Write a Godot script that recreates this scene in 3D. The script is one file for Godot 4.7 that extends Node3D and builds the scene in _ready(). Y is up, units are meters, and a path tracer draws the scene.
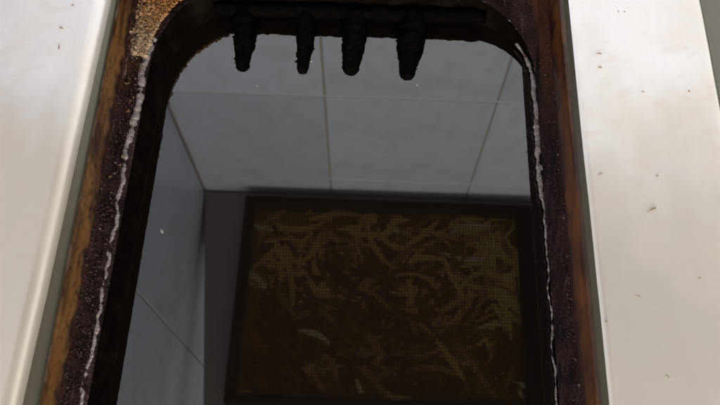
extends Node3D

# A greasy frying vat seen from above: still dark oil in a round-cornered opening between two steel counters.
# The oil mirrors what stands over it: a tiled corner of the kitchen and a mesh grease filter under a canopy.
# y = 0 is the surface of the oil; x runs across the vat, -z towards its back.

var rng := RandomNumberGenerator.new()
var fine := FastNoiseLite.new()
var broad := FastNoiseLite.new()
var used := {}

# ------------------------------------------------------------------ helpers

func numbered(called: String) -> String:
	var n: int = used.get(called, 0)
	used[called] = n + 1
	return called if n == 0 else "%s_%03d" % [called, n]

func tag(o: Node3D, label: String, category: String = "", group: String = "") -> void:
	o.set_meta("label", label)
	if category != "":
		o.set_meta("category", category)
	if group != "":
		o.set_meta("group", group)

func thing(called: String, label: String, category: String, at := Vector3.ZERO, group := "") -> Node3D:
	var o := Node3D.new()
	o.name = numbered(called)
	o.position = at
	add_child(o, true)
	tag(o, label, category, group)
	return o

func put(called: String, m: Mesh, mat: Material, parent: Node3D, at := Vector3.ZERO) -> MeshInstance3D:
	var o := MeshInstance3D.new()
	o.name = called
	o.mesh = m
	o.material_override = mat
	o.position = at
	parent.add_child(o, true)
	return o

func lin(r: float, g: float, b: float) -> Color:
	return Color(r, g, b).linear_to_srgb()

func mat(c: Color, rough: float, metal := 0.0, spec := 0.5) -> StandardMaterial3D:
	var m := StandardMaterial3D.new()
	m.albedo_color = c
	m.roughness = rough
	m.metallic = metal
	m.metallic_specular = spec
	return m

func painted(rough: float, metal := 0.0, spec := 0.5, scale := 1.0) -> StandardMaterial3D:
	# vertex colours have 8 bits: very dark things store them divided by scale
	var m := mat(lin(scale, scale, scale), rough, metal, spec)
	m.vertex_color_use_as_albedo = true
	return m

func relief(m: StandardMaterial3D, scale: float, depth_cm: float, sd: int, octaves := 4) -> void:
	var n := FastNoiseLite.new()
	n.seed = sd
	n.frequency = 0.02
	n.fractal_octaves = octaves
	var t := NoiseTexture2D.new()
	t.width = 512
	t.height = 512
	t.seamless = true
	t.noise = n
	m.heightmap_enabled = true
	m.heightmap_texture = t
	m.heightmap_scale = depth_cm
	m.uv1_triplanar = true
	m.uv1_world_triplanar = true
	m.uv1_scale = Vector3.ONE * scale

func box_mesh(size: Vector3, bevel: float) -> ArrayMesh:
	# a box with chamfered edges, centred
	var st := SurfaceTool.new()
	st.begin(Mesh.PRIMITIVE_TRIANGLES)
	st.set_smooth_group(-1)
	var h := size / 2.0
	var b := minf(bevel, minf(h.x, minf(h.y, h.z)) * 0.9)
	for axis in 3:
		for s in [-1.0, 1.0]:
			var u := (axis + 1) % 3
			var v := (axis + 2) % 3
			var q := []
			for k in [[-1, -1], [1, -1], [1, 1], [-1, 1]]:
				var p := Vector3.ZERO
				p[axis] = s * h[axis]
				p[u] = k[0] * (h[u] - b)
				p[v] = k[1] * (h[v] - b)
				q.append(p)
			face(st, q, Vector3.ZERO)
	for axis in 3:
		var u := (axis + 1) % 3
		var v := (axis + 2) % 3
		for su in [-1.0, 1.0]:
			for sv in [-1.0, 1.0]:
				var q := []
				for k in [[-1, 0], [1, 0], [1, 1], [-1, 1]]:
					var p := Vector3.ZERO
					p[axis] = k[0] * (h[axis] - b)
					p[u] = su * (h[u] - (b if k[1] == 0 else 0.0))
					p[v] = sv * (h[v] - (0.0 if k[1] == 0 else b))
					q.append(p)
				face(st, q, Vector3.ZERO)
	for sx in [-1.0, 1.0]:
		for sy in [-1.0, 1.0]:
			for sz in [-1.0, 1.0]:
				var c := Vector3(sx * h.x, sy * h.y, sz * h.z)
				face(st, [c - Vector3(0, sy * b, sz * b), c - Vector3(sx * b, 0, sz * b), c - Vector3(sx * b, sy * b, 0)], Vector3.ZERO)
	st.generate_normals()
	return st.commit()

func face(st: SurfaceTool, q: Array, centre: Vector3) -> void:
	# a flat convex face, turned to look away from the centre (front faces run clockwise)
	var n: Vector3 = (q[1] - q[0]).cross(q[2] - q[0])
	var m: Vector3 = (q[0] + q[1] + q[2]) / 3.0 - centre
	var flip := n.dot(m) > 0.0
	for k in range(1, q.size() - 1):
		st.add_vertex(q[0])
		st.add_vertex(q[k + 1] if flip else q[k])
		st.add_vertex(q[k] if flip else q[k + 1])

func sheet(rows: Array, colors: Array, uvs: Array = []) -> ArrayMesh:
	# rows of points joined into one smooth surface
	var st := SurfaceTool.new()
	st.begin(Mesh.PRIMITIVE_TRIANGLES)
	st.set_smooth_group(0)
	var w: int = rows[0].size()
	for r in rows.size():
		for k in w:
			if colors.size():
				st.set_color(colors[r][k])
			if uvs.size():
				st.set_uv(uvs[r][k])
			st.add_vertex(rows[r][k])
	for r in rows.size() - 1:
		for k in w - 1:
			var a := r * w + k
			for i in [a, a + w, a + 1, a + 1, a + w, a + w + 1]:
				st.add_index(i)
	st.generate_normals()
	return st.commit()

func rough_tube(path: Array, radii: Array, sides: int, lump: float, tint: Callable, st: SurfaceTool) -> void:
	# a closed tube with an uneven skin along a path
	var base := 0
	var rings := []
	for i in path.size():
		var d: Vector3 = (path[mini(i + 1, path.size() - 1)] - path[maxi(i - 1, 0)]).normalized()
		var side := d.cross(Vector3.UP)
		if side.length() < 0.01:
			side = Vector3.RIGHT
		side = side.normalized()
		var up := side.cross(d).normalized()
		var ring := []
		for k in sides:
			var a := TAU * k / sides
			var off := side * cos(a) + up * sin(a)
			var p: Vector3 = path[i] + off * radii[i]
			p += off * lump * fine.get_noise_3dv(p * 9000.0 / 60.0)
			ring.append(p)
		rings.append(ring)
	for i in rings.size() - 1:
		for k in sides:
			var n := (k + 1) % sides
			for p in [rings[i][k], rings[i + 1][k], rings[i][n], rings[i][n], rings[i + 1][k], rings[i + 1][n]]:
				st.set_color(tint.call(p))
				st.add_vertex(p)
	for e in [0, rings.size() - 1]:
		for k in sides:
			var n := (k + 1) % sides
			var tri := [path[e], rings[e][k], rings[e][n]]
			if e != 0:
				tri = [path[e], rings[e][n], rings[e][k]]
			for p in tri:
				st.set_color(tint.call(p))
				st.add_vertex(p)

# the plan of the vat: up the left side, round the back, down the right side.
# Each ring is [left x, left y, right x, right y, back z, back y].
const LEFT_CORNER := Vector2(-0.130, -0.366)    # centres of the two rounded corners
const RIGHT_CORNER := Vector2(0.082, -0.378)
const FRONT_Z := 0.05

func plan(ring: Array, steps_side := 200, steps_corner := 36, steps_back := 70) -> Array:
	var pts := []
	var lx: float = ring[0]
	var ly: float = ring[1]
	var rx: float = ring[2]
	var ry: float = ring[3]
	var bz: float = ring[4]
	var by: float = ring[5]
	var deeper := Vector2(0, -(ring[6] if ring.size() > 6 else 0.0))   # how much farther back this ring's corners sit
	var lc := LEFT_CORNER + deeper
	var rc := RIGHT_CORNER + deeper
	for i in steps_side:
		var t := float(i) / steps_side
		pts.append(Vector3(lx + (ring[7] if ring.size() > 7 else 0.0) * (1.0 - t), ly, lerpf(FRONT_Z, lc.y, t)))
	for i in steps_corner:
		var t := float(i) / steps_corner
		var a := t * PI / 2.0
		pts.append(Vector3(lc.x - cos(a) * (lc.x - lx), lerpf(ly, by, t), lc.y - sin(a) * (lc.y - bz)))
	for i in steps_back:
		var t := float(i) / steps_back
		pts.append(Vector3(lerpf(lc.x, rc.x, t), by, bz))
	for i in steps_corner:
		var t := float(i) / steps_corner
		var a := (1.0 - t) * PI / 2.0
		pts.append(Vector3(rc.x + cos(a) * (rx - rc.x), lerpf(by, ry, t), rc.y - sin(a) * (rc.y - bz)))
	for i in steps_side + 1:
		var t := float(i) / steps_side
		pts.append(Vector3(rx, ry, lerpf(rc.y, FRONT_Z, t)))
	return pts

func band(rings: Array, between: int, lump: float, freq: float, tint: Callable) -> ArrayMesh:
	# a band of the vat's rim lofted through rings, with a crusty skin
	var profile := []
	for r in rings.size() - 1:
		for k in between:
			var t := float(k) / between
			var mixed := []
			for j in rings[r].size():
				mixed.append(lerpf(rings[r][j], rings[r + 1][j], t))
			profile.append(mixed)
	profile.append(rings[-1])
	var rows := []
	var colors := []
	for r in profile.size():
		var across := float(r) / (profile.size() - 1)
		var row := plan(profile[r])
		var crow := []
		for i in row.size():
			var p: Vector3 = row[i]
			var n := fine.get_noise_3dv(p * freq)
			var n2 := fine.get_noise_3dv(p * freq * 3.1 + Vector3(40, 9, 3))
			var ease := sin(clampf(across, 0.0, 1.0) * PI) * 0.7 + 0.3
			var q := p + Vector3(n2 * 0.5, n + n2 * 0.4, n * 0.3) * lump * ease
			row[i] = q
			crow.append(tint.call(p, across))
		rows.append(row)
		colors.append(crow)
	return sheet(rows, colors)

# ------------------------------------------------------------------ the scene

func _ready() -> void:
	rng.seed = 20
	fine.seed = 5
	fine.frequency = 1.0
	fine.fractal_octaves = 3
	broad.seed = 11
	broad.frequency = 1.0
	broad.fractal_octaves = 4

	# camera
	var cam := Camera3D.new()
	cam.name = "camera"
	cam.keep_aspect = Camera3D.KEEP_HEIGHT
	cam.fov = rad_to_deg(2.0 * atan(202.5 / 735.0))
	cam.near = 0.02
	cam.far = 60.0
	var fwd := Vector3(-0.00914821, -0.91109042, -0.41210502)
	var up := Vector3(-0.03524997, 0.41215995, -0.91042936)
	cam.look_at_from_position(Vector3(0, 0.57, 0), Vector3(0, 0.57, 0) + fwd, up)
	add_child(cam)
	cam.current = true
	var lens := CameraAttributesPhysical.new()
	lens.frustum_focal_length = 30.0
	lens.exposure_aperture = 10.0
	lens.frustum_focus_distance = 0.62
	cam.attributes = lens
	cam.fov = rad_to_deg(2.0 * atan(202.5 / 735.0))

	# the room's air and light
	var env := Environment.new()
	env.background_mode = Environment.BG_COLOR
	env.background_color = lin(0.49, 0.475, 0.447)
	env.tonemap_mode = Environment.TONE_MAPPER_LINEAR
	env.tonemap_exposure = 2.35
	env.sdfgi_enabled = true
	env.ssao_enabled = true
	env.ssil_enabled = true
	var we := WorldEnvironment.new()
	we.name = "room_air"
	we.environment = env
	add_child(we)

	build_added_window()
	build_walls()
	build_canopy()
	build_filter()
	build_vat()
	build_oil()
	build_counters()
	build_prongs()
	build_crumbs()
	build_bubbles()

func build_added_window() -> void:
	# an added light source shaped as a window, unseen behind the camera
	var w := thing("added_window", "added white framed window, unseen, that lights the tiled corner", "window", Vector3(0.1, 0.52, 2.3))
	w.rotation.y = 0.0
	var frame := mat(lin(0.7, 0.7, 0.68), 0.5)
	for s in [-1.0, 1.0]:
		put("frame", box_mesh(Vector3(0.07, 1.34, 0.06), 0.006), frame, w, Vector3(s * 0.835, 0, 0))
		put("frame", box_mesh(Vector3(1.594, 0.07, 0.06), 0.006), frame, w, Vector3(0, s * 0.635, 0))
	var glow := mat(Color.WHITE, 0.3)
	glow.emission_enabled = true
	glow.emission = Color(1.0, 0.965, 0.895)
	glow.emission_energy_multiplier = 1.5
	put("pane", box_mesh(Vector3(1.59, 1.19, 0.02), 0.002), glow, w)
	var a := AreaLight3D.new()
	a.name = "added_window_light"
	a.area_size = Vector2(1.58, 1.18)
	a.light_color = Color(1.0, 0.965, 0.895)
	a.light_energy = 3.6
	a.area_range = 12.0
	a.shadow_enabled = true
	a.position = Vector3(0, 0, -0.02)
	w.add_child(a)

func build_walls() -> void:
	var tile_mats := []
	for k in 5:
		var v := 0.66 + 0.028 * k
		var m := mat(lin(v * 0.95, v * 0.99, v * 1.19), 0.28)
		relief(m, 6.0, 0.02, 60 + k, 2)
		var tone := FastNoiseLite.new()
		tone.seed = 200 + k
		tone.frequency = 0.005
		tone.fractal_octaves = 5
		var ramp := Gradient.new()
		ramp.colors = PackedColorArray([Color(0.94, 0.937, 0.93), Color(0.98, 0.98, 0.98), Color.WHITE])
		ramp.offsets = PackedFloat32Array([0.1, 0.45, 1.0])
		var ft := NoiseTexture2D.new()
		ft.width = 512
		ft.height = 512
		ft.seamless = true
		ft.noise = tone
		ft.color_ramp = ramp
		m.albedo_texture = ft
		tile_mats.append(m)
	var grout := mat(lin(0.44, 0.41, 0.37), 0.95)
	var pale_grout := mat(lin(0.82, 0.82, 0.86), 0.9)
	var w := 0.3165
	var h := 0.345
	var gap := 0.0042
	var tile := box_mesh(Vector3(w - gap, h - gap, 0.008), 0.0008)
	# the wall behind the vat: joints stand at x = -0.084 and 0.232, courses at y = 0.58 and 0.925
	var back := thing("tiled_back_wall", "pale grey square tiled wall behind the vat, mirrored in the oil", "wall", Vector3(0, 0, -0.7315))
	put("backing", box_mesh(Vector3(1.63, 1.72, 0.05), 0.001), grout, back, Vector3(0.425, 0.53, -0.0278))
	for j in range(-2, 3):
		put("grout_line", box_mesh(Vector3(1.61, gap - 0.0004, 0.004), 0.0005), pale_grout, back, Vector3(0.425, 0.58 + h * j, -0.0028))
	for i in range(-1, 5):
		for j in range(-2, 3):
			var x := -0.084 + w * (i + 0.5)
			var wide := w
			if i == -1:
				wide = 0.298
				x = -0.084 - wide / 2.0
			var o := put("tile", tile, tile_mats[rng.randi() % 5], back, Vector3(x, 0.58 + h * (j - 0.5), -0.004 + rng.randf() * 0.0008))
			if i == -1:
				o.scale.x = (wide - gap) / (w - gap)
			o.rotation = Vector3(rng.randf_range(-0.004, 0.004), rng.randf_range(-0.004, 0.004), 0)
	var left := thing("tiled_side_wall", "pale grey tiled wall left of the vat meeting the back wall in a corner", "wall", Vector3(-0.384, 0, 0))
	put("backing", box_mesh(Vector3(0.05, 2.42, 1.49), 0.001), grout, left, Vector3(-0.0278, 0.88, 0.012))
	for i in 4:
		for j in range(-2, 5):
			var depth := 0.3655
			var z := -0.7285 + depth * (i + 0.5)
			var o := put("tile", tile, tile_mats[rng.randi() % 4], left, Vector3(-0.004 - rng.randf() * 0.0008, 0.58 + h * (j - 0.5), z))
			o.rotation = Vector3(0, PI / 2.0, 0)
			o.scale.x = (depth - gap) / (w - gap)

func build_canopy() -> void:
	var c := thing("canopy_hood", "dark greasy metal canopy over the vat that carries the mesh filter", "hood", Vector3(0.1, 1.0, -0.29))
	var m := mat(lin(0.20, 0.187, 0.178), 0.55, 0.3)
	relief(m, 5.0, 0.05, 80)
	var st := SurfaceTool.new()
	st.begin(Mesh.PRIMITIVE_TRIANGLES)
	st.set_smooth_group(-1)
	var foot := [Vector3(-0.482, 0.002, -0.435), Vector3(0.98, 0.002, -0.435), Vector3(0.98, 0.002, 0.435), Vector3(-0.381, 0.002, 0.435)]   # its left end runs askew
	var mid := Vector3(0.25, 0.05, 0)
	var rise := Vector3(0, 0.11, 0)
	face(st, foot, mid)
	face(st, [foot[0] + rise, foot[1] + rise, foot[2] + rise, foot[3] + rise], mid)
	for k in 4:
		var a: Vector3 = foot[k]
		var b: Vector3 = foot[(k + 1) % 4]
		face(st, [a, b, b + rise, a + rise], mid)
	st.generate_normals()
	put("underside", st.commit(), m, c)
	put("front_lip", box_mesh(Vector3(1.36, 0.13, 0.02), 0.004), m, c, Vector3(0.30, 0.058, 0.447))

func build_filter() -> void:
	# a knitted mesh filter: dark frame, square wire mesh, greasy curled strands behind it
	var f := thing("mesh_grease_filter", "dark framed wire mesh filter full of greasy brown strands, mirrored in the oil", "filter", Vector3(0.0455, 0.984, -0.470))
	var frame := mat(lin(0.006, 0.005, 0.006), 0.7, 0.0, 0.2)
	var hx := 0.3255
	var hz := 0.236
	put("frame_bar", box_mesh(Vector3(hx * 2 + 0.04, 0.03, 0.026), 0.004), frame, f, Vector3(0.02, 0, -hz + 0.013))
	put("frame_bar", box_mesh(Vector3(hx * 2 + 0.04, 0.03, 0.02), 0.004), frame, f, Vector3(0.02, 0, hz - 0.01))
	put("frame_bar", box_mesh(Vector3(0.022, 0.03, hz * 2 - 0.0462), 0.004), frame, f, Vector3(-hx + 0.011, 0, 0.003))
	put("frame_bar", box_mesh(Vector3(0.066, 0.03, hz * 2 - 0.0462), 0.004), frame, f, Vector3(hx + 0.007, 0, 0.003))
	var back := mat(lin(0.34, 0.185, 0.036), 0.8, 0.0, 0.1)
	put("backing", box_mesh(Vector3(hx * 2 - 0.054, 0.004, hz * 2 - 0.05), 0.001), back, f, Vector3(-0.002, 0.012, 0.003))
	# wires
	var wire := mat(lin(0.05, 0.028, 0.011), 0.7, 0.0, 0.15)
	var st := SurfaceTool.new()
	st.begin(Mesh.PRIMITIVE_TRIANGLES)
	var pitch := 0.0072
	var thin := box_mesh(Vector3(0.0018, 0.0018, hz * 2 - 0.046), 0.0004)
	var thin2 := box_mesh(Vector3(hx * 2 - 0.048, 0.0018, 0.0018), 0.0004)
	var x := -hx + 0.025
	while x < hx - 0.028:
		st.append_from(thin, 0, Transform3D(Basis(Vector3.UP, rng.randf_range(-0.002, 0.002)), Vector3(x + rng.randf_range(-0.0005, 0.0005), -0.009, 0.003)))
		x += pitch
	var z := -hz + 0.029
	while z < hz - 0.022:
		st.append_from(thin2, 0, Transform3D(Basis(Vector3.UP, rng.randf_range(-0.002, 0.002)), Vector3(-0.002, -0.0105, z + rng.randf_range(-0.0005, 0.0005))))
		z += pitch
	var wires := put("wire_mesh", st.commit(), wire, f)
	wires.set_meta("kind", "stuff")
	# strands
	var sm := painted(0.6, 0.0, 0.15)
	st = SurfaceTool.new()
	st.begin(Mesh.PRIMITIVE_TRIANGLES)
	st.set_smooth_group(0)
	for i in 640:
		var p := Vector3(rng.randf_range(-hx + 0.035, hx - 0.04), rng.randf_range(-0.004, 0.007), rng.randf_range(-hz + 0.035, hz - 0.03))
		var patch := broad.get_noise_2d(p.x * 9.0, p.z * 9.0)
		var ang := broad.get_noise_2d(p.x * 6.0 + 30.0, p.z * 6.0) * 5.0 + rng.randf_range(-0.5, 0.5)
		var bend := rng.randf_range(-14.0, 14.0)
		var length := rng.randf_range(0.06, 0.15)
		var wide := rng.randf_range(0.0040, 0.0105)
		var bright := clampf(0.40 + patch * 1.3 - p.z * 2.0 + rng.randf_range(-0.35, 0.38), 0.03, 1.0)
		bright = bright * bright
		var col := Color(0.10, 0.045, 0.009).lerp(Color(0.95, 0.66, 0.17), bright)
		if rng.randf() < 0.04:
			col = Color(0.95, 0.84, 0.50)
		if p.x > 0.16 and p.z < 0.0 and rng.randf() < 0.4:
			col = Color(0.78, 0.68, 0.17)
		var path := []
		var radii := []
		for k in 7:
			var t := k / 6.0
			path.append(p)
			radii.append(wide * (0.35 + 0.65 * sin(PI * clampf(t, 0.06, 0.94))))
			p += Vector3(cos(ang), 0, sin(ang)) * length / 6.0
			p.x = clampf(p.x, -hx + 0.03, hx - 0.033)
			p.z = clampf(p.z, -hz + 0.033, hz - 0.027)
			p.y = clampf(p.y + rng.randf_range(-0.0015, 0.0015), -0.005, 0.008)
			ang += bend * length / 6.0
		rough_tube(path, radii, 5, 0.001, func(_p): return col, st)
	st.generate_normals()
	var strands := put("greasy_strands", st.commit(), sm, f)
	strands.scale.y = 0.4   # pressed flat between the backing and the wire
	strands.position.y = 0.001
	strands.set_meta("kind", "stuff")

func build_vat() -> void:
	var v := thing("fryer_vat", "burnt black frying vat with rounded back corners and rusty brown rim", "fryer")
	# black wall below and above the oil
	var wall_m := painted(0.6, 0.0, 0.03, 0.024)
	relief(wall_m, 14.0, 0.12, 7)
	var wall := band([
		[-0.188, -0.05, 0.149, -0.05, -0.452, -0.05],
		[-0.1895, -0.002, 0.1495, -0.002, -0.453, -0.002],
		[-0.194, 0.0325, 0.1500, 0.006, -0.456, 0.034]], 5, 0.0012, 60.0,
		func(p, _a):
			var n := broad.get_noise_3dv(p * 45.0)
			return Color(0.15, 0.10, 0.08).lerp(Color(0.5, 0.35, 0.26), clampf(n * 1.1, 0.0, 1.0)))
	put("inner_wall", wall, wall_m, v)
	# purple black charred crust
	var char_m := painted(0.6, 0.0, 0.2, 0.2)
	relief(char_m, 22.0, 0.18, 8)
	var charred := band([
		[-0.1938, 0.0325, 0.1499, 0.006, -0.4558, 0.034, 0.0, 0.0],
		[-0.2040, 0.0365, 0.1512, 0.030, -0.520, 0.040, 0.07, 0.003],
		[-0.2160, 0.0455, 0.1535, 0.055, -0.600, 0.046, 0.16, 0.008]], 8, 0.0020, 80.0,
		func(p, a):
			var n := broad.get_noise_3dv(p * 38.0)
			var fl := fine.get_noise_3dv(p * 230.0)
			var c := Color(0.012, 0.006, 0.006).lerp(Color(0.042, 0.021, 0.021), clampf(n + 0.3, 0.0, 1.0))
			c = c.lerp(Color(0.12, 0.085, 0.085), clampf((fl - 0.3) * 1.6, 0.0, 0.6))
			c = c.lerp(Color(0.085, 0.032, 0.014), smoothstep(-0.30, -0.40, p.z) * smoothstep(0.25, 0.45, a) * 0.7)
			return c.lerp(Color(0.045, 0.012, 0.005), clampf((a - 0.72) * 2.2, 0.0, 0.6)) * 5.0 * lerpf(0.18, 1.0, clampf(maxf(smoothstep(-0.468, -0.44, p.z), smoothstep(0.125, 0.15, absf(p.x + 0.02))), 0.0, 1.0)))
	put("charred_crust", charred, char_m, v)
	# varnished brown rim
	var rust_m := painted(0.3, 0.1, 0.5, 0.3)
	relief(rust_m, 9.0, 0.05, 9)
	var rust := band([
		[-0.2150, 0.0450, 0.1530, 0.054, -0.599, 0.045, 0.16, 0.008],
		[-0.2172, 0.0540, 0.1555, 0.062, -0.602, 0.055, 0.16, 0.0085],
		[-0.2192, 0.0650, 0.1583, 0.069, -0.605, 0.066, 0.16, 0.009],
		[-0.2206, 0.0672, 0.1612, 0.0718, -0.608, 0.0672, 0.16, 0.009]], 5, 0.0010, 40.0,
		func(p, a):
			var streak := broad.get_noise_3d(p.x * 160.0, p.y * 120.0, p.z * 9.0)
			var patch := broad.get_noise_3dv(p * 14.0 + Vector3(5, 2, 8))
			var gold := Color(0.17, 0.082, 0.026) if p.x < 0.0 else Color(0.085, 0.03, 0.010)
			var dark := Color(0.03, 0.009, 0.004)
			var k := smoothstep(0.0, 1.0, 0.48 + 0.40 * sin(a * 4.4 + 0.1) + streak * 0.6 + patch * 0.8)
			var c := dark.lerp(gold, k)
			c = c.lerp(Color(0.012, 0.005, 0.003), smoothstep(0.22, 0.4, fine.get_noise_3dv(p * 190.0)) * 0.6)
			var blot := broad.get_noise_3d(p.x * 90.0, p.y * 90.0, p.z * 14.0)
			c = c.lerp(Color(0.022, 0.008, 0.004), smoothstep(0.0, 0.45, blot) * 0.6)
			c = c.lerp(Color(0.24, 0.09, 0.018), smoothstep(0.12, 0.5, -blot) * 0.3)
			c = c.lerp(Color(0.02, 0.008, 0.006), smoothstep(0.0, 0.22, 0.22 + fine.get_noise_3dv(p * 55.0) * 0.32 - a))
			return c.lerp(Color(0.06, 0.04, 0.02), clampf((a - 0.8) * 4.0, 0.0, 0.8)) * 3.3)
	put("rusty_rim", rust, rust_m, v)
	# burnt grains that cling to the charred ledges
	var gs := SurfaceTool.new()
	gs.begin(Mesh.PRIMITIVE_TRIANGLES)
	gs.set_smooth_group(-1)
	for i in 5200:
		var z := rng.randf_range(-0.44, 0.03)
		var t := rng.randf()
		var p: Vector3
		if i % 2 == 0:
			var f := clampf((z + 0.45) / 0.5, 0.0, 1.0)
			p = Vector3(lerpf(-0.199, -0.2145 + f * 0.006, t), lerpf(0.0355, 0.0452, t), z)
		else:
			p = Vector3(lerpf(0.1508, 0.1532, t), lerpf(0.014, 0.052, t), z)
		if broad.get_noise_3dv(p * 60.0) < rng.randf_range(-0.35, 0.2):
			continue
		var col := Color(0.012, 0.006, 0.006).lerp(Color(0.060, 0.033, 0.032), pow(rng.randf(), 2.5))
		if rng.randf() < 0.008:
			col = Color(0.10, 0.075, 0.07)
		grain(gs, p, rng.randf_range(0.0005, 0.0014), col * 5.0)
	gs.generate_normals()
	put("burnt_grains", gs.commit(), painted(0.6, 0.0, 0.25, 0.2), v).set_meta("kind", "stuff")
	# dried white crust line along each side, uneven in width
	var crust_m := painted(0.75)
	relief(crust_m, 30.0, 0.25, 10)
	crust_line(v, crust_m, true)
	crust_line(v, crust_m, false)
	# a scraped, paler ridge on the charred ledge at the left back
	var st := SurfaceTool.new()
	st.begin(Mesh.PRIMITIVE_TRIANGLES)
	st.set_smooth_group(0)
	var path := []
	var radii := []
	for k in 70:
		var t := k / 69.0
		var z := lerpf(-0.46, -0.25, t)
		path.append(Vector3(lerpf(-0.2065, -0.2112, smoothstep(0.0, 0.5, t)) + broad.get_noise_2d(t * 8.0, 77.0) * 0.0015, 0.0422 + fine.get_noise_2d(t * 30.0, 5.0) * 0.0008, z))
		radii.append(0.0014 * (1.0 - t * 0.6) * (1.0 + 0.5 * fine.get_noise_2d(t * 40.0, 50.0)))
	rough_tube(path, radii, 7, 0.001, func(p):
		return Color(0.14, 0.075, 0.06).lerp(Color(0.05, 0.02, 0.014), clampf(0.4 + fine.get_noise_3dv(p * 90.0), 0.0, 1.0)), st)
	st.generate_normals()
	tag(put("scraped_ridge", st.commit(), crust_m, v), "thin paler ridge on the charred left ledge")

func crust_line(v: Node3D, m: Material, on_left: bool) -> void:
	var st := SurfaceTool.new()
	st.begin(Mesh.PRIMITIVE_TRIANGLES)
	st.set_smooth_group(0)
	var path := []
	var radii := []
	var count := 230
	for i in count:
		var t := float(i) / (count - 1)
		var wig := broad.get_noise_2d(t * 9.0, 3.0 if on_left else 60.0)
		var wig2 := fine.get_noise_2d(t * 34.0, 8.0 if on_left else 90.0)
		var p: Vector3
		var r: float
		if on_left:
			var z := lerpf(0.03, -0.395, t)
			p = Vector3(-0.1978 + clampf(wig * 0.0045, -0.004, 0.0012) + wig2 * 0.0010, 0.0340, z)
			if z < LEFT_CORNER.y:
				var a := asin(clampf((LEFT_CORNER.y - z) / 0.09, 0.0, 1.0))
				p.x = LEFT_CORNER.x - cos(a) * 0.0678
			var far := smoothstep(-0.2, -0.33, z)
			r = lerpf(0.0014, 0.0031, far) * (1.0 + wig2 * 0.35)
		else:
			var z := lerpf(0.02, -0.425, t)
			p = Vector3(0.1485 + wig * 0.0025 + wig2 * 0.0008, 0.0045, z)
			if z < RIGHT_CORNER.y:
				var a := asin(clampf((RIGHT_CORNER.y - z) / 0.077, 0.0, 1.0))
				p.x = RIGHT_CORNER.x + cos(a) * 0.0665
			var far := smoothstep(-0.24, -0.29, z) * (1.0 - smoothstep(-0.37, -0.42, z) * 0.7)
			r = lerpf(0.0008, 0.0023, far) * (1.0 + wig2 * 0.6)
		path.append(p)
		r *= 1.0 + 0.3 * fine.get_noise_2d(t * 120.0, 33.0 if on_left else 44.0)
		if fine.get_noise_2d(t * 26.0, 70.0 if on_left else 20.0) > 0.34:
			r *= 0.35
		radii.append(maxf(r, 0.0003))
	rough_tube(path, radii, 9, 0.0011, func(p):
		var n := fine.get_noise_3dv(p * 95.0)
		return Color(0.25, 0.215, 0.21).lerp(Color(0.10, 0.062, 0.05), clampf(n * 1.4, 0.0, 1.0)), st)
	st.generate_normals()
	var o := put("white_crust", st.commit(), m, v)
	tag(o, "dried whitish crust line along the left wall" if on_left else "dried whitish crust line along the right wall")

func build_oil() -> void:
	var ring := plan([-0.1892, 0.0, 0.1494, 0.0, -0.4528, 0.0])
	var poly := PackedVector2Array()
	for p in ring:
		poly.append(Vector2(p.x, p.z))
	var tri := Geometry2D.triangulate_polygon(poly)
	var st := SurfaceTool.new()
	st.begin(Mesh.PRIMITIVE_TRIANGLES)
	for i in range(0, tri.size(), 3):
		var a := poly[tri[i]]
		var b := poly[tri[i + 1]]
		var c := poly[tri[i + 2]]
		if (b - a).cross(c - a) < 0.0:
			var s := b
			b = c
			c = s
		for q in [a, b, c]:
			st.set_normal(Vector3.UP)
			st.add_vertex(Vector3(q.x, 0, q.y))
	var m := mat(lin(0.006, 0.004, 0.003), 0.015, 0.0, 0.72)
	m.clearcoat_enabled = true
	m.clearcoat = 1.0
	m.clearcoat_roughness = 0.015
	var o := put("used_oil", st.commit(), m, self)
	tag(o, "still dark used oil mirroring grey wall tiles and a mesh filter", "oil")

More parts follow.
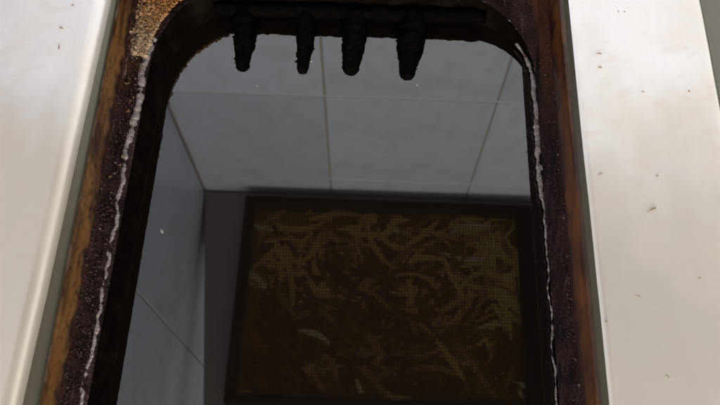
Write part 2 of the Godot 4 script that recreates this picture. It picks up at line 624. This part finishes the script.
func steel(sd: int, grease: float) -> StandardMaterial3D:  # grease sets how strongly the front turns browner and darker
	# brushed, stained stainless steel; the texture lies on x and z, 1 unit of uv = 0.6 m
	var img := Image.create(768, 768, false, Image.FORMAT_RGBF)
	var ruf := Image.create(768, 768, false, Image.FORMAT_RGBF)
	var n := FastNoiseLite.new()
	n.seed = sd
	n.frequency = 1.0
	n.fractal_octaves = 4
	for y in 768:
		for x in 768:
			var u := x / 768.0
			var w := y / 768.0
			var stain := smoothstep(-0.35, 0.6, n.get_noise_2d(u * 5.0, w * 5.0))
			var cloud := n.get_noise_2d(u * 17.0 + 9.0, w * 15.0)
			var brush := n.get_noise_2d(u * 190.0, w * 5.0 + 30.0) 
			var spot := smoothstep(0.3, 0.62, n.get_noise_2d(u * 48.0 + 3.0, w * 48.0))
			var c := Color(0.85, 0.835, 0.79).lerp(Color(0.75, 0.645, 0.485), clampf(stain * 0.6 + cloud * 0.2 + 0.1, 0.0, 1.0))
			c = c * (1.0 + brush * 0.05 + cloud * 0.05)
			var tone := smoothstep(-0.14, 0.20, w - 0.5 + n.get_noise_2d(u * 7.0 + 50.0, w * 4.0) * 0.16)   # browner and darker towards the front
			c = c.lerp(Color(0.44, 0.37, 0.26), tone * grease)
			c = c.lerp(Color(0.36, 0.29, 0.19), spot * 0.1)
			var smear := smoothstep(0.22, 0.5, n.get_noise_2d(u * 13.0 + 80.0, w * 24.0 + u * 7.0)) * smoothstep(0.30, 0.42, w) * (1.0 - smoothstep(0.62, 0.80, w))
			c = c.lerp(Color(0.50, 0.36, 0.20), smear * 0.26)
			img.set_pixel(x, y, c.linear_to_srgb())
			var r := 0.30 + stain * 0.10 + cloud * 0.03 + brush * 0.015
			ruf.set_pixel(x, y, Color(r, r, r))
	var m := mat(Color.WHITE, 1.0, 0.46, 0.5)
	m.albedo_texture = ImageTexture.create_from_image(img)
	m.roughness_texture = ImageTexture.create_from_image(ruf)
	return m

func counter_mesh(profile: Array) -> ArrayMesh:
	# a folded sheet: the cross section (x, y) swept along z, with slight dents
	var rows := []
	var uvs := []
	for i in 60:
		var z := lerpf(-0.70, 0.08, i / 59.0)
		var row := []
		var uv := []
		for q in profile:
			var p := Vector3(q[0], q[1], z)
			var dent := broad.get_noise_2d(q[0] * 9.0, z * 6.0) * 0.0006
			p.y += dent
			p.x += broad.get_noise_2d(z * 5.0, 7.0) * 0.0005
			row.append(p)
			uv.append(Vector2(q[0] / 0.6 + (0.7 if q[0] < 0.0 else 0.2), z / 0.6 + q[1] * 0.4))
		rows.append(row)
		uvs.append(uv)
	return sheet(rows, [], uvs)

func specks_on(parent: Node3D, spots: Array, m: Material) -> void:
	for s in spots:
		var st := SurfaceTool.new()
		st.begin(Mesh.PRIMITIVE_TRIANGLES)
		st.set_smooth_group(0)
		var turn: float = s[4]
		var d := Vector3(cos(turn), 0, sin(turn))
		var at := Vector3(s[0], 0.0803, s[1])
		var path := []
		var radii := []
		for k in 5:
			var t := k / 4.0 - 0.5
			path.append(at + d * s[2] * t)
			radii.append(s[3] * 0.65 * (0.45 + 0.55 * cos(t * 2.6)))
		rough_tube(path, radii, 6, s[3] * 0.6, func(_p): return Color.WHITE, st)
		st.generate_normals()
		put("grease_speck", st.commit(), m, parent)

func build_counters() -> void:
	var speck := mat(lin(0.27, 0.20, 0.125), 0.6)
	var left := thing("steel_counter", "stained pale steel counter on the left with rolled edge and two dark specks", "counter")
	var lp := []
	for k in 12:
		lp.append([lerpf(-0.378, -0.2385, k / 11.0), 0.08])
	for k in range(0, 13):
		var a := k / 12.0 * PI * 0.60
		lp.append([-0.2345 + sin(a) * 0.0105, 0.0695 + cos(a) * 0.0105])
	lp.reverse()
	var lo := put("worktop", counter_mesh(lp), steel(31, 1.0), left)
	tag(lo, "worktop with brown stains towards its rolled edge")
	# the darker olive-grey flange under the rolled edge, wider towards the front
	var flange := mat(lin(0.15, 0.138, 0.10), 0.38, 0.5)
	relief(flange, 6.0, 0.02, 33)
	var rows := []
	for i in 60:
		var z := lerpf(-0.68, 0.06, i / 59.0)
		var front := clampf((z + 0.526) / 0.576, 0.0, 1.0)
		rows.append([Vector3(-0.2195 + front * 0.0095, 0.0615, z), Vector3(-0.2222 + front * 0.005, 0.0655, z), Vector3(-0.2262, 0.0678, z)])
	put("olive_flange", sheet(rows, []), flange, left)
	specks_on(left, [[-0.2545, -0.3686, 0.003, 0.0013, 0.2], [-0.2525, -0.350, 0.005, 0.0010, 1.4], [-0.2495, -0.392, 0.002, 0.0010, 0.0]], speck)
	var right := thing("steel_counter", "stained pale steel counter on the right with scattered brown grease specks", "counter")
	var rp := []
	for k in 9:
		var a := (1.0 - k / 8.0) * PI * 0.26
		rp.append([0.1677 - sin(a) * 0.0060, 0.0740 + cos(a) * 0.0060])
	rp.append([0.1686, 0.08])
	for k in range(0, 11):
		rp.append([lerpf(0.172, 0.268, k / 10.0), 0.08])
	for k in range(1, 7):
		var a := k / 6.0 * PI / 2.0
		rp.append([0.2705 + sin(a) * 0.004, 0.076 + cos(a) * 0.004])
	rp.append([0.2747, 0.02])
	rp.reverse()
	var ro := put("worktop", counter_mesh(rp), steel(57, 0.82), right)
	rows = []
	for i in 60:
		var z := lerpf(-0.70, 0.08, i / 59.0)
		var dx := broad.get_noise_2d(z * 5.0, 7.0) * 0.0005
		rows.append([Vector3(0.16335 + dx, 0.0781, z), Vector3(0.1619 + dx, 0.0745, z), Vector3(0.1602, 0.0690, z)])
	put("olive_flange", sheet(rows, []), flange, right)
	specks_on(right, [
		[0.1830, -0.361, 0.004, 0.0007, 0.1], [0.1825, -0.3475, 0.0032, 0.0011, 0.1], [0.2035, -0.404, 0.001, 0.0008, 1.5], [0.2085, -0.404, 0.001, 0.0008, 1.5],
		[0.2510, -0.328, 0.002, 0.0011, 0.5], [0.2140, -0.326, 0.002, 0.0006, 0.5], [0.1740, -0.252, 0.004, 0.0007, -0.4], [0.2080, -0.224, 0.007, 0.0010, -0.45],
		[0.2160, -0.252, 0.002, 0.0008, 0.3], [0.1900, -0.158, 0.004, 0.0006, 0.4], [0.1665, -0.1385, 0.002, 0.0009, 0.0], [0.2350, -0.1725, 0.002, 0.0006, 0.2], [0.2030, -0.103, 0.003, 0.0005, 0.6]], speck)
	# the next unit along, a little lower and duller
	var next := thing("neighbouring_unit", "dull grey steel side unit past the right counter's edge", "counter")
	var dull := mat(lin(0.2, 0.195, 0.165), 0.5, 0.4)
	relief(dull, 8.0, 0.05, 91)
	put("worktop", box_mesh(Vector3(0.3, 0.04, 0.9), 0.004), dull, next, Vector3(0.4285, 0.045, -0.27))

func build_prongs() -> void:
	# four blunt, charred prongs that slope from the back wall into the oil
	var r := thing("charred_rack", "charred black rack with four blunt prongs dipping into the oil's back edge", "rack", Vector3(0, 0, 0))
	var m := painted(0.8, 0.0, 0.03, 0.014)
	relief(m, 26.0, 0.1, 15)
	var tint := func(p):
		var n := fine.get_noise_3dv(p * 120.0)
		return Color(0.15, 0.125, 0.115).lerp(Color(0.4, 0.31, 0.27), clampf(n, 0.0, 1.0))
	var st := SurfaceTool.new()
	st.begin(Mesh.PRIMITIVE_TRIANGLES)
	st.set_smooth_group(0)
	var path := []
	var radii := []
	for k in 60:
		var x := lerpf(-0.150, 0.105, k / 59.0)
		path.append(Vector3(x, 0.0135, -0.4475))
		radii.append(0.0065 + fine.get_noise_1d(k * 0.4) * 0.0012)
	rough_tube(path, radii, 10, 0.002, tint, st)
	st.generate_normals()
	put("rail", st.commit(), m, r)
	# x at the root, x at the tip, z of the tip, half width at the root and near the tip
	for q in [[-0.1215, -0.1195, -0.3865, 0.0098, 0.0072], [-0.0635, -0.0635, -0.3855, 0.0078, 0.0058], [-0.0165, -0.0195, -0.3865, 0.0112, 0.0080], [0.0385, 0.0325, -0.3840, 0.0130, 0.0080]]:
		st = SurfaceTool.new()
		st.begin(Mesh.PRIMITIVE_TRIANGLES)
		st.set_smooth_group(0)
		path = []
		radii = []
		for k in 27:
			var t := k / 26.0
			var p := Vector3(lerpf(q[0], q[1], t), lerpf(0.011, -0.0035, t), lerpf(-0.447, q[2], t))
			path.append(p)
			var rr := lerpf(q[3], q[4], smoothstep(0.3, 0.85, t))
			if t > 0.88:
				rr *= sqrt(maxf(1.0 - pow((t - 0.88) / 0.125, 2.0), 0.0))
			radii.append(rr * (1.0 + 0.16 * broad.get_noise_2d(t * 6.0, q[0] * 100.0)))
		rough_tube(path, radii, 14, 0.0013, tint, st)
		for k in 16:
			var b := rng.randi_range(3, 22)
			var around_it := rng.randf() * PI
			grain(st, path[b] + Vector3(cos(around_it), sin(around_it) * 0.9, 0) * radii[b] * 0.9, rng.randf_range(0.0012, 0.0026), tint.call(path[b]))
		st.generate_normals()
		put("prong", st.commit(), m, r)

func grain(st: SurfaceTool, p: Vector3, size: float, col: Color) -> void:
	var corner := []
	for d in [Vector3.RIGHT, Vector3.LEFT, Vector3.UP, Vector3.DOWN, Vector3.BACK, Vector3.FORWARD]:
		corner.append(p + (d * rng.randf_range(0.6, 1.3) + Vector3(rng.randf() - 0.5, rng.randf() - 0.5, rng.randf() - 0.5) * 0.7) * size)
	st.set_color(col)
	for a in [0, 1]:
		for b in [2, 3]:
			for e in [4, 5]:
				face(st, [corner[a], corner[b], corner[e]], p)

func build_crumbs() -> void:
	# a heap of fried crumbs in the back left corner
	var st := SurfaceTool.new()
	st.begin(Mesh.PRIMITIVE_TRIANGLES)
	st.set_smooth_group(-1)
	for i in 4600:
		var col_dim := 1.0
		var t := rng.randf()
		var c := Vector3(lerpf(-0.195, -0.153, t), 0.040, lerpf(-0.372, -0.475, t))
		var spread := lerpf(0.004, 0.023, smoothstep(0.0, 0.5, t))
		var off := Vector3(rng.randfn(), 0, rng.randfn() * 0.7) * spread * 0.55
		if absf(off.x) > spread:
			off.x = spread * signf(off.x) * rng.randf()
		var p := c + off
		if i % 70 == 0:   # a few strays along the ledge
			p = Vector3(rng.randf_range(-0.212, -0.197), 0.0405, lerpf(-0.40, -0.20, rng.randf() * rng.randf()))
		# nothing hangs over the edge of the opening
		if p.z > LEFT_CORNER.y:
			p.x = minf(p.x, -0.1955 - rng.randf() * 0.001)
		else:
			var e := Vector2((p.x - LEFT_CORNER.x) / 0.0665, (p.z - LEFT_CORNER.y) / 0.0925)
			var least := 1.0
			if e.length() < least and p.x < -0.13:
				e = e.normalized() * rng.randf_range(least, least + 0.38)
				p.x = LEFT_CORNER.x + e.x * 0.0665
				p.z = LEFT_CORNER.y + e.y * 0.0925
		var heap := 1.0 - clampf(Vector2(off.x, off.z).length() / (spread * 1.3), 0.0, 1.0)
		var edge := Vector2((p.x - LEFT_CORNER.x) / 0.0665, minf(p.z - LEFT_CORNER.y, 0.0) / 0.0925).length()
		p.y += heap * lerpf(0.002, 0.009, t) * rng.randf() * smoothstep(1.02, 1.25, edge)
		if i % 70 == 0:
			col_dim = 0.4
		var size := lerpf(0.0007, 0.0026, pow(rng.randf(), 2.0))
		var pale := smoothstep(0.42, 0.1, t) * 0.75 + (0.14 if rng.randf() < 0.2 else 0.0)
		var col := Color(0.17, 0.062, 0.010).lerp(Color(0.34, 0.155, 0.036), rng.randf())
		if rng.randf() < 0.22:
			col = Color(0.07, 0.022, 0.006)
		col = col.lerp(Color(0.32, 0.24, 0.16), pale)
		grain(st, p, size * (0.5 + 0.5 * col_dim), Color(col.r * col_dim, col.g * col_dim, col.b * col_dim))
	st.generate_normals()
	var o := put("fried_crumbs", st.commit(), painted(0.6), self)
	tag(o, "golden fried crumbs heaped in the vat's back left corner", "crumbs")
	o.set_meta("kind", "stuff")

func build_bubbles() -> void:
	# bits of pale scum that float on the oil
	var m := mat(lin(0.24, 0.24, 0.25), 0.4)
	for q in [[-0.0580, -0.4000, 0.006, 0.0008, 0.0, "pale sliver of scum floating at the second prong's tip"], [-0.1700, -0.225, 0.004, 0.0011, 1.0, "small pale bit of scum floating by the left wall"],
		[0.0425, -0.378, 0.002, 0.0008, 0.0, "tiny pale speck floating below the fourth prong's tip"], [-0.104, -0.371, 0.002, 0.0007, 0.3, "tiny pale speck floating between the first and second prongs"]]:
		var st := SurfaceTool.new()
		st.begin(Mesh.PRIMITIVE_TRIANGLES)
		st.set_smooth_group(0)
		var path := []
		var radii := []
		var d := Vector3(cos(q[4]), 0, sin(q[4]))
		for k in 6:
			var t := k / 5.0 - 0.5
			path.append(Vector3(q[0], 0.0002, q[1]) + d * q[2] * t)
			radii.append(q[3] * (0.4 + 0.6 * cos(t * 2.7)))
		rough_tube(path, radii, 7, q[3] * 0.5, func(_p): return Color.WHITE, st)
		st.generate_normals()
		var o := put(numbered("floating_scum"), st.commit(), m, self)
		tag(o, q[5], "scum", "bits of scum floating on the oil")
